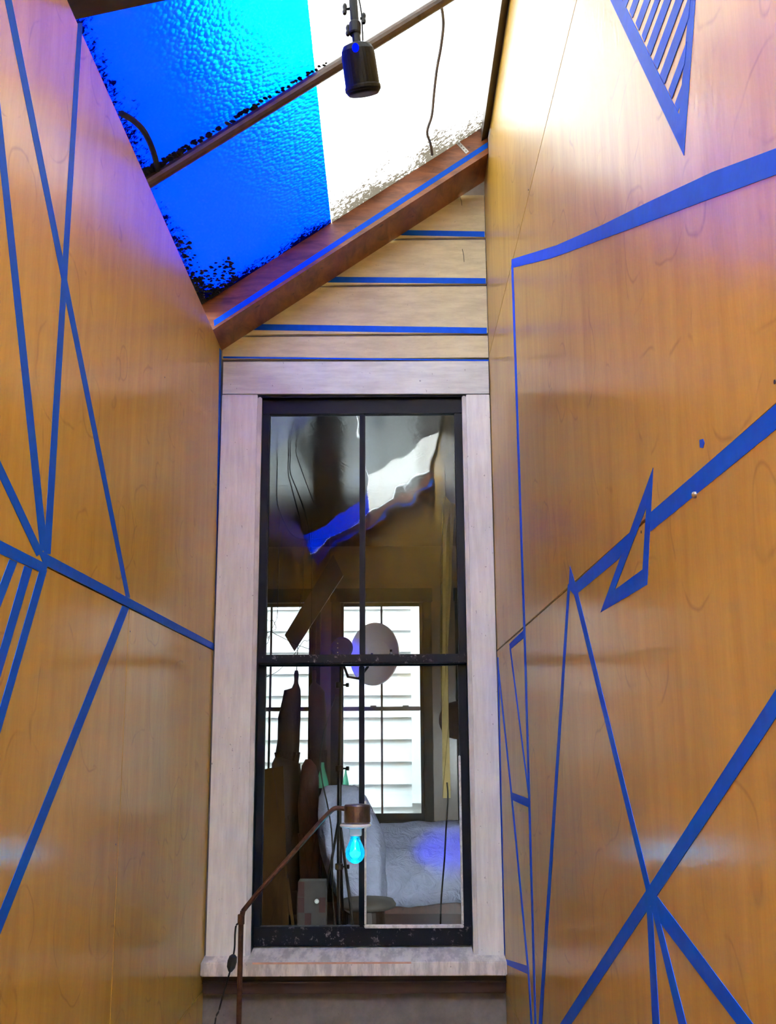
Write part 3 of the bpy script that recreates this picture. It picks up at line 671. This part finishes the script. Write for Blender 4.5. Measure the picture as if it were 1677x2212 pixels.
# covered settee
def zat(px, py, y): return ony(px, py, y).z
xa, xb2 = ony(800, 1850, 8.6).x, 1.35
zt_b, zt_f, zh = zat(900, 1776, 9.06), zat(900, 1845, 8.62), zat(900, 1952, 8.52)
prof = [(8.50, zh), (8.51, zh+.12), (8.53, zh+.26), (8.56, zt_f-.06), (8.62, zt_f), (8.74, zt_f+.03), (8.88, zt_f+.07), (8.98, zt_b-.04), (9.06, zt_b), (9.12, zt_b-.03), (9.14, zt_b-.3), (9.14, zh)]
bm = bmesh.new(); nx = 60; rows = []
for j, (yy, zz) in enumerate(prof):
    r = []
    for i in range(nx+1):
        x = xa+(xb2-xa)*i/nx
        edge = min(1, i/3)
        y2 = yy+.05*nz((x*2.2, j*.25, 1), 3)*(1 if j < 5 else .6)-.01*math.sin(x*26+1.5*nz((x, 0, 2), 4))*(1 if j < 3 else .2)
        z2 = zz+.035*nz((x*2, yy*3, 5), 3)+(.03*nz((x*3, 0, 7), 2.4) if j == 0 else 0)-(1-edge)*.06*(1 if j > 3 else 0)
        r.append(bm.verts.new((x, y2, z2)))
    rows.append(r)
for a, b in zip(rows, rows[1:]):
    for i in range(nx): bm.faces.new((a[i], a[i+1], b[i+1], b[i]))
bm.faces.new([r[0] for r in rows]); bm.faces.new([r[-1] for r in rows][::-1]); bm.faces.new(rows[0][::-1]+rows[-1])
st_ = thing('covered_settee', (.5, 8.85, FZ), 'low settee under a crumpled white sheet below the far window', 'settee')
obj('white_sheet', bm, 'white_cloth', st_, smooth=True)
obj('base', B(xa+.06, xb2-.05, 8.60, 9.10, FZ, zh+.05, .01), 'floor_red', st_)
# covered tall chair
CYc = 8.0
ch = thing('covered_chair', (ony(765, 1900, CYc).x, CYc, FZ), 'tall-backed chair draped in a white sheet behind the blue bulb', 'chair')
secs = [(1698, 704, 764, .05), (1704, 696, 776, .09), (1722, 690, 790, .12), (1760, 688, 808, .14), (1800, 690, 826, .20), (1840, 697, 832, .26), (1880, 708, 833, .28), (1915, 722, 833, .29), (1940, 734, 832, .30), (1952, 740, 829, .30)]
bm = bmesh.new(); rows = []; sg = 48
for j, (py, x0, x1, dp) in enumerate(secs):
    c0_, c1_ = ony(x0, py, CYc), ony(x1, py, CYc); c = (c0_+c1_)/2; rx = (c1_-c0_).length/2
    r = []
    for k in range(sg):
        t = 2*math.pi*k/sg; ct, s_ = math.cos(t), math.sin(t)
        q = abs(ct)**.7*math.copysign(1, ct), abs(s_)**.7*math.copysign(1, s_)
        wv = 1+.07*math.sin(k*1.05+.6*j*.3)*(j/9)+.10*nz((q[0]*2, q[1]*2, j*.4), 1.5)
        r.append(bm.verts.new((c.x+q[0]*rx*wv, CYc+.10-dp*.35+q[1]*dp*wv, c.z+(.03*math.sin(k*.9+1) if j == 9 else .01*nz((k*.3, j, 0), 1)))))
    rows.append(r)
for a, b in zip(rows, rows[1:]):
    for k in range(sg): bm.faces.new((a[k], a[(k+1) % sg], b[(k+1) % sg], b[k]))
bm.faces.new(rows[0]); bm.faces.new(rows[-1][::-1])
obj('white_sheet', bm, 'white_cloth', ch, smooth=True)
zc0 = zat(780, 1945, CYc)
for dx in (-.10, .12):
    for dy in (-.08, .16): obj('leg', L([(.018, 0), (.022, zc0-FZ+.05)], (ony(775, 1900, CYc).x+dx, CYc+dy, FZ), (0, 0, 1), 10), 'dark_wood', ch)
# low round stool
SYs = 7.48
sc_ = ony(795, 1952, SYs)
so = thing('round_stool', (sc_.x, SYs, FZ), 'low grey round stool under the white draped chair', 'stool')
obj('seat', L([(.0, -.035), (.14, -.035), (.185, -.02), (.19, .0), (.17, .028), (.0, .042)], sc_, (0, 0, 1), 32), 'stool_grey', so, smooth=True)
obj('base', L([(.13, 0), (.15, .02), (.12, .05), (.11, sc_.z-.03-FZ)], (sc_.x, SYs, FZ), (0, 0, 1), 24), 'dark_wood', so)
# tripod light stand with the navy lamp head and the white dish
TY = 7.15
tb = V((ony(733, 1800, TY).x, TY, FZ))
tp = thing('tripod_stand', tb, 'black tripod light stand with lamp head in the room beyond', 'light stand')
tz = zat(738, 1415, TY)
obj('pole', T([tb+V((0, 0, .05)), V((tb.x, TY, 1.2)), V((ony(738, 1430, TY).x, TY, tz))], .014, 10, [.016, .015, .012]), 'black_metal', tp)
for k in range(3):
    an = math.radians(200+120*k); e = tb+V((math.cos(an)*.15, math.sin(an)*.15, .01))
    lg = obj('leg', T([V((tb.x, TY, 1.02)), e], .009, 8), 'black_metal', tp); obj('rubber_foot', L([(.014, -.008), (.014, .02)], e, (0, 0, 1), 10), 'black_rubber', lg)
for py in (1872, 1660, 1480):
    c = ony(733, py, TY); cl2 = obj('clamp', L([(.022, -.02), (.026, -.016), (.026, .016), (.022, .02)], c, (0, 0, 1), 14), 'black_metal', tp)
    obj('knob', L([(.006, 0), (.006, .025), (.014, .027), (.014, .045)], c+V((.02, 0, 0)), (1, -.2, 0), 10), 'black_metal', cl2)
lh = ony(739, 1400, TY-.05)
hd_ = obj('lamp_head', L([(.0, .06), (.045, .055), (.066, .03), (.074, .0), (.074, -.006), (.060, -.012), (.0, -.014)], lh, (0, 1, -.05), 32), 'lamp_navy', tp, label='round dark blue lamp head')
for dz in (-.03, 0, .03): obj('control_dot', L([(.0045, 0), (.0045, .003)], lh+V((-.028, -.013, dz)), (0, -1, 0), 8), 'dish_white', hd_)
obj('clamp_arm', T([ony(740, 1430, TY), ony(752, 1462, TY-.02), ony(775, 1466, TY+.1), ony(795, 1440, TY+.32)], .009, 8), 'black_metal', tp)
DY = TY+.45
dc = ony(810, 1413, DY)
kd = DY/FPX
obj('light_dish', L([(.0, .10), (.05*1.0, .097), (.12, .075), (.185, .035), (.218, .0), (.224, -.012), (.216, -.014), (.17, .012), (.10, .045), (.0, .065)], dc, (.75, 1, 0), 48), 'dish_white', tp, label='round white reflector dish')
cpts = [ony(*p, TY-.1) for p in ((690, 1640), (697, 1690), (708, 1740), (716, 1790), (719, 1850), (718, 1920), (722, 1990))]
cpts.append(V((cpts[-1].x, TY-.12, FZ+.01)))
obj('power_cord', T([ony(726, 1500, TY-.06), ony(700, 1580, TY-.08)]+spline(cpts, 4), .005, 6), 'black_rubber', tp)
# blue light thrown by the navy lamp head
bl = bpy.data.lights.new('navy_lamp_light', 'SPOT'); bl.color = (0.02, 0.03, 1.0); bl.energy = 10; bl.spot_size = math.radians(40); bl.spot_blend = 0.8; bl.shadow_soft_size = .03
blo = bpy.data.objects.new('navy_lamp_light', bl); COL.objects.link(blo); blo.parent = tp; blo.location = lh+V((0.0, .075, .02))-tb
blo.rotation_euler = (-(V((-.46, YR1, 1.95))-(lh+V((0, .075, .02))))).to_track_quat('Z', 'Y').to_euler()

bl2 = bl.copy(); bl2.energy = 90; bl2.spot_size = math.radians(16); bl2.spot_blend = 1.0  # second spot, added to throw a blue patch on the settee
bo2 = bpy.data.objects.new('settee_blue_fill', bl2); COL.objects.link(bo2); bo2.parent = tp; bo2.location = lh+V((.05, .06, -.03))-tb
bo2.rotation_euler = (-(ony(965, 1826, 8.7)-(lh+V((.05, .06, -.03))))).to_track_quat('Z', 'Y').to_euler()
# bristly bundles before the left far window
def bundle(name, profpx, y, mat, label, cat, group=None, dpt=.06):
    bot = ony((profpx[-1][1]+profpx[-1][2])/2, profpx[-1][0], y)
    bm = bmesh.new(); rows = []; sg = 14
    for j, (py, x0, x1) in enumerate(profpx):
        a, b = ony(x0, py, y), ony(x1, py, y); c = (a+b)/2; rx = (b-a).length/2; ry = min(rx, dpt)
        rows.append([bm.verts.new((c.x+math.cos(2*math.pi*k/sg)*rx*(1+.1*nz((k, j, 3), .7)), y+math.sin(2*math.pi*k/sg)*ry, c.z+(.02*math.sin(k*2.3) if j == len(profpx)-1 else 0))) for k in range(sg)])
    for a, b in zip(rows, rows[1:]):
        for k in range(sg): bm.faces.new((a[k], a[(k+1) % sg], b[(k+1) % sg], b[k]))
    bm.faces.new(rows[0]); bm.faces.new(rows[-1][::-1])
    for k in range(16):                       # loose strands past the cut end
        a = rows[-3][(k*5) % sg].co.copy(); e = rows[-1][(k*3) % sg].co.copy()+V((random.uniform(-.03, .03), 0, -random.uniform(.0, .09)))
        tube(bm, [a, a.lerp(e, .6), e], .006, 5, [.012, .009, .003])
    t = thing(name, bot, label, cat)
    obj('bristles', bm, mat, t, smooth=True)
    tp_ = ony((profpx[0][1]+profpx[0][2])/2, profpx[0][0], y)
    return t, tp_
HY = 8.95
for prof_, lab in (([(1456, 637, 644), (1476, 635, 645), (1486, 630, 648), (1491, 614, 650), (1510, 610, 650), (1550, 602, 649), (1600, 600, 648), (1625, 596, 646), (1655, 604, 642), (1680, 610, 640)], 'dark shaggy bundle with a narrow neck hanging before the bright window'),
                   ([(1456, 676, 682), (1474, 675, 683), (1482, 669, 692), (1494, 667, 702), (1560, 667, 706), (1620, 670, 704), (1665, 674, 704), (1700, 684, 702)], 'dark slimmer bundle hanging against the pier beside the bright window')):
    t_, top_ = bundle('hanging_bundle', prof_, HY, 'bristle', lab, 'bundle')
    obj('neck', L([(.018, -.05), (.020, .0), (.014, .03)], top_, (0, 0, 1), 10), 'bristle', t_)
    obj('hanger_wire', T([top_, top_+V((.01, .0, .25)), V((top_.x+.01, HY+.2, WZ1+.09)), V((top_.x+.01, YR1-.028, WZ1+.09))], .004, 6), 'black_metal', t_)
for prof_, y, mat, lab, nm in (
    ([(1636, 594, 606), (1650, 588, 650), (1700, 586, 652), (1760, 588, 652), (1840, 592, 650), (1930, 596, 650)], 8.68, 'bristle', 'broad dark bundle standing below the hanging bundles', 'standing_bundle'),
    ([(1640, 660, 672), (1655, 652, 684), (1680, 648, 688), (1740, 644, 690), (1800, 646, 692), (1870, 648, 690), (1930, 650, 690)], 8.42, 'bristle_red', 'dark red upright sack beside the draped chair', 'red_sack')):
    b2 = list(prof_); lowz = 1600+(1.5-FZ)*FPX/y*1.0
    t_, top_ = bundle(nm, b2, y, mat, lab, nm.split('_')[1], dpt=.10)
    # plinth below, down to the floor
    c = ony(620 if nm[0] == 's' else 670, 1930, y)
    obj('pedestal', B(c.x-.09, c.x+.09, y-.09, y+.09, FZ, c.z+.03, .006), 'dark_wood', t_)
    t_.location.z += 0
# ochre board leaning at the left
y = 6.5
q = [ony(545, 1668, y+.22), ony(612, 1655, y+.22), ony(628, 2040, y), ony(545, 2040, y)]
for p in q[2:]: p.z = FZ
obj('leaning_board', P(q, (0, .02, .004)), 'ochre_board', loc=(q[2]+q[3])/2, label='tall ochre-brown board leaning at the left of the room beyond', cat='board')
q = [ony(618, 1900, 6.4), ony(624, 1898, 6.4), ony(652, 2030, 6.3), ony(645, 2030, 6.3)]
for p in q[2:]: p.z = FZ
obj('thin_lath', P(q, (0, .012, .002)), 'ochre_board', loc=(q[2]+q[3])/2, label='thin slanting lath at the foot of the ochre board', cat='lath')
# red and grey chequered box
y = 6.85
bxo = thing('chequered_box', (ony(680, 2000, y).x, y, FZ), 'grey box with red squares and a white knob on the floor', 'box')
x0, x1 = ony(643, 1950, y).x, ony(704, 1950, y).x; zt = zat(670, 1904, y)
obj('body', B(x0, x1, y, y+.14, FZ, zt, .004), 'box_grey', bxo)
cw, chh = (x1-x0)/4, (zt-FZ)/5
for i, j in ((0, 4), (0, 3), (3, 3), (1, 2), (2, 1), (0, 1), (3, 0), (1, 0)):
    obj('red_square', B(x0+i*cw+.002, x0+(i+1)*cw-.002, y-.003, y+.002, FZ+j*chh+.002, FZ+(j+1)*chh-.002), 'box_red', bxo)
obj('knob', L([(.006, 0), (.006, .01), (.014, .014), (.014, .02), (.004, .028)], ony(685, 1946, y), (0, -1, 0), 16), 'porcelain', bxo, label='small white knob')
# green glass cloches against the light
for (px, py, hw, hh), lab in (((697, 1676, 13, 26), 'pale green glass bell between the bundle and the stand'), ((747, 1682, 7, 18), 'small pale green glass bell right of the stand pole')):
    y = 8.62; c = ony(px, py+hh, y); r = hw*y/FPX; h = 2*hh*y/FPX
    g_ = thing('glass_bell', (c.x, y, FZ), lab, 'glass')
    obj('glass', L([(r, 0), (r*.95, h*.2), (r*.6, h*.55), (r*.3, h*.8), (r*.25, h)], c, (0, 0, 1), 20), 'green_glass', g_, smooth=True)
    obj('shelf_post', B(c.x-.04, c.x+.04, y-.04, y+.04, FZ, c.z, .004), 'dark_wood', g_)
# slanting dark plank with pointed end
y = 8.65
q = [ony(615, 1372, y), ony(636, 1407, y), ony(742, 1243, y), ony(720, 1198, y)]
hp = thing('slanting_plank', q[1], 'dark plank hung aslant before the bright window', 'plank')
obj('board', P(q, (0, .02, 0)), 'plank_dark', hp)
for k in (.35, .9):
    a = q[0].lerp(q[3], k)+V((.01, .01, -.01)); obj('hanger_wire', T([a, V((a.x, a.y, 3.19))], .002, 5), 'black_metal', hp)
# thin wires
def wire(pxs, y, r, lab, n=5, hang=True):
    p = [ony(a, b, y) for a, b in pxs]
    if hang: p = [V((p[0].x, y, 3.19))]+p
    obj('thin_wire', T(spline(p, n), r, 5), 'black_metal', loc=p[len(p)//2], label=lab, cat='wire')
wire([(575, 1322), (590, 1340), (597, 1358), (588, 1362), (575, 1368)], 8.2, .0025, 'thin wire loop against the bright window, highest of three')
wire([(600, 1315), (594, 1345), (588, 1364), (612, 1378), (640, 1392), (668, 1402)], 8.35, .0025, 'thin wire running slantwise past the dark plank')
wire([(672, 1360), (655, 1385), (640, 1408), (625, 1425), (600, 1450), (576, 1462)], 8.5, .0025, 'long thin wire sagging below the plank tip')
wire([(577, 1362), (582, 1372), (580, 1385), (576, 1392)], 8.25, .0025, 'short curled wire at the edge of the bright window')
wire([(623, 1022), (632, 1060), (645, 1110), (655, 1150), (660, 1180)], 6.2, .003, 'thin dark wire hooked down from the glossy ceiling')
wire([(627, 1020), (640, 1055), (655, 1095), (668, 1140), (672, 1190)], 6.2, .003, 'thin dark wire hanging parallel to the hooked one')
wire([(598, 1075), (606, 1110), (620, 1140), (640, 1160), (680, 1165), (710, 1160)], 6.4, .003, 'thin dark wire curving below the hooked pair')
wire([(640, 980), (655, 1025), (672, 1070), (690, 1110)], 6.0, .0025, 'thin pale wire slanting under the blue reflection')
# torn ochre strip hanging at the right
y = 6.75
out_ = [(958, 1076), (963, 1072), (968, 1078), (974, 1086), (982, 1088), (980, 1140), (977, 1200), (976, 1260), (968, 1400), (970, 1560), (974, 1724), (957, 1724), (955, 1560), (951, 1400), (954, 1220), (955, 1130)]
ts = thing('torn_strip', ony(965, 1724, y), 'long torn ochre strip hanging at the right of the room beyond', 'strip')
obj('strip', P([ony(a, b, y+.03*math.sin(b*.011)) for a, b in out_], (0, .006, 0)), 'ochre_paper', ts)
a = ony(963, 1080, y+.03*math.sin(1080*.011)); obj('hanger_wire', T([a, V((a.x, a.y, 3.19))], .002, 5), 'black_metal', ts)
pts = [ony(*p, 6.6) for p in ((966, 1690), (968, 1724), (964, 1790), (961, 1850), (957, 1900), (953, 1957))]
pts.append(V((pts[-1].x-.01, 6.7, FZ+.01)))
obj('dangling_cable', T(spline(pts, 4), .0055, 6), 'black_rubber', loc=pts[3], label='thin black cable hanging in front of the white sheet', cat='cable')
# things on the right pier
y = YR1-.06
c = ony(992, 1556, 8.2)
obj('round_plaque', L([(.13, 0), (.16, .01), (.16, .025), (.12, .03), (.0, .028)], V((c.x+.05, YR1-.001, c.z+.02)), (0, -1, 0), 36), 'bristle', loc=V((c.x+.05, YR1, c.z-.14)), label='dark round wooden plaque on the pier at the right', cat='plaque')
# small things on the meeting rail of the near window
rz = 1.79
c = V((ony(845, 1405, W0+.015).x, W0+.015, rz))
bo = thing('tiny_bottle', c, 'tiny grey bottle with dark cap on the window meeting rail', 'bottle')
obj('body', L([(.0078, 0), (.0085, .002), (.0085, .010), (.0045, .015), (.0035, .019)], c, (0, 0, 1), 16), 'bottle_grey', bo, smooth=True)
obj('cap', L([(.0042, .019), (.0042, .027)], c, (0, 0, 1), 14), 'black_rubber', bo)
c = V((ony(800, 1405, W0+.015).x, W0+.015, rz))
dio = thing('blue_trinket', c, 'tiny dark blue notched block on the window meeting rail', 'trinket')
obj('block', B(c.x-.010, c.x+.002, c.y-.006, c.y+.006, rz, rz+.011, .0015), 'lamp_navy', dio); obj('raised_end', B(c.x+.002, c.x+.010, c.y-.006, c.y+.006, rz, rz+.015, .0015), 'lamp_navy', dio)
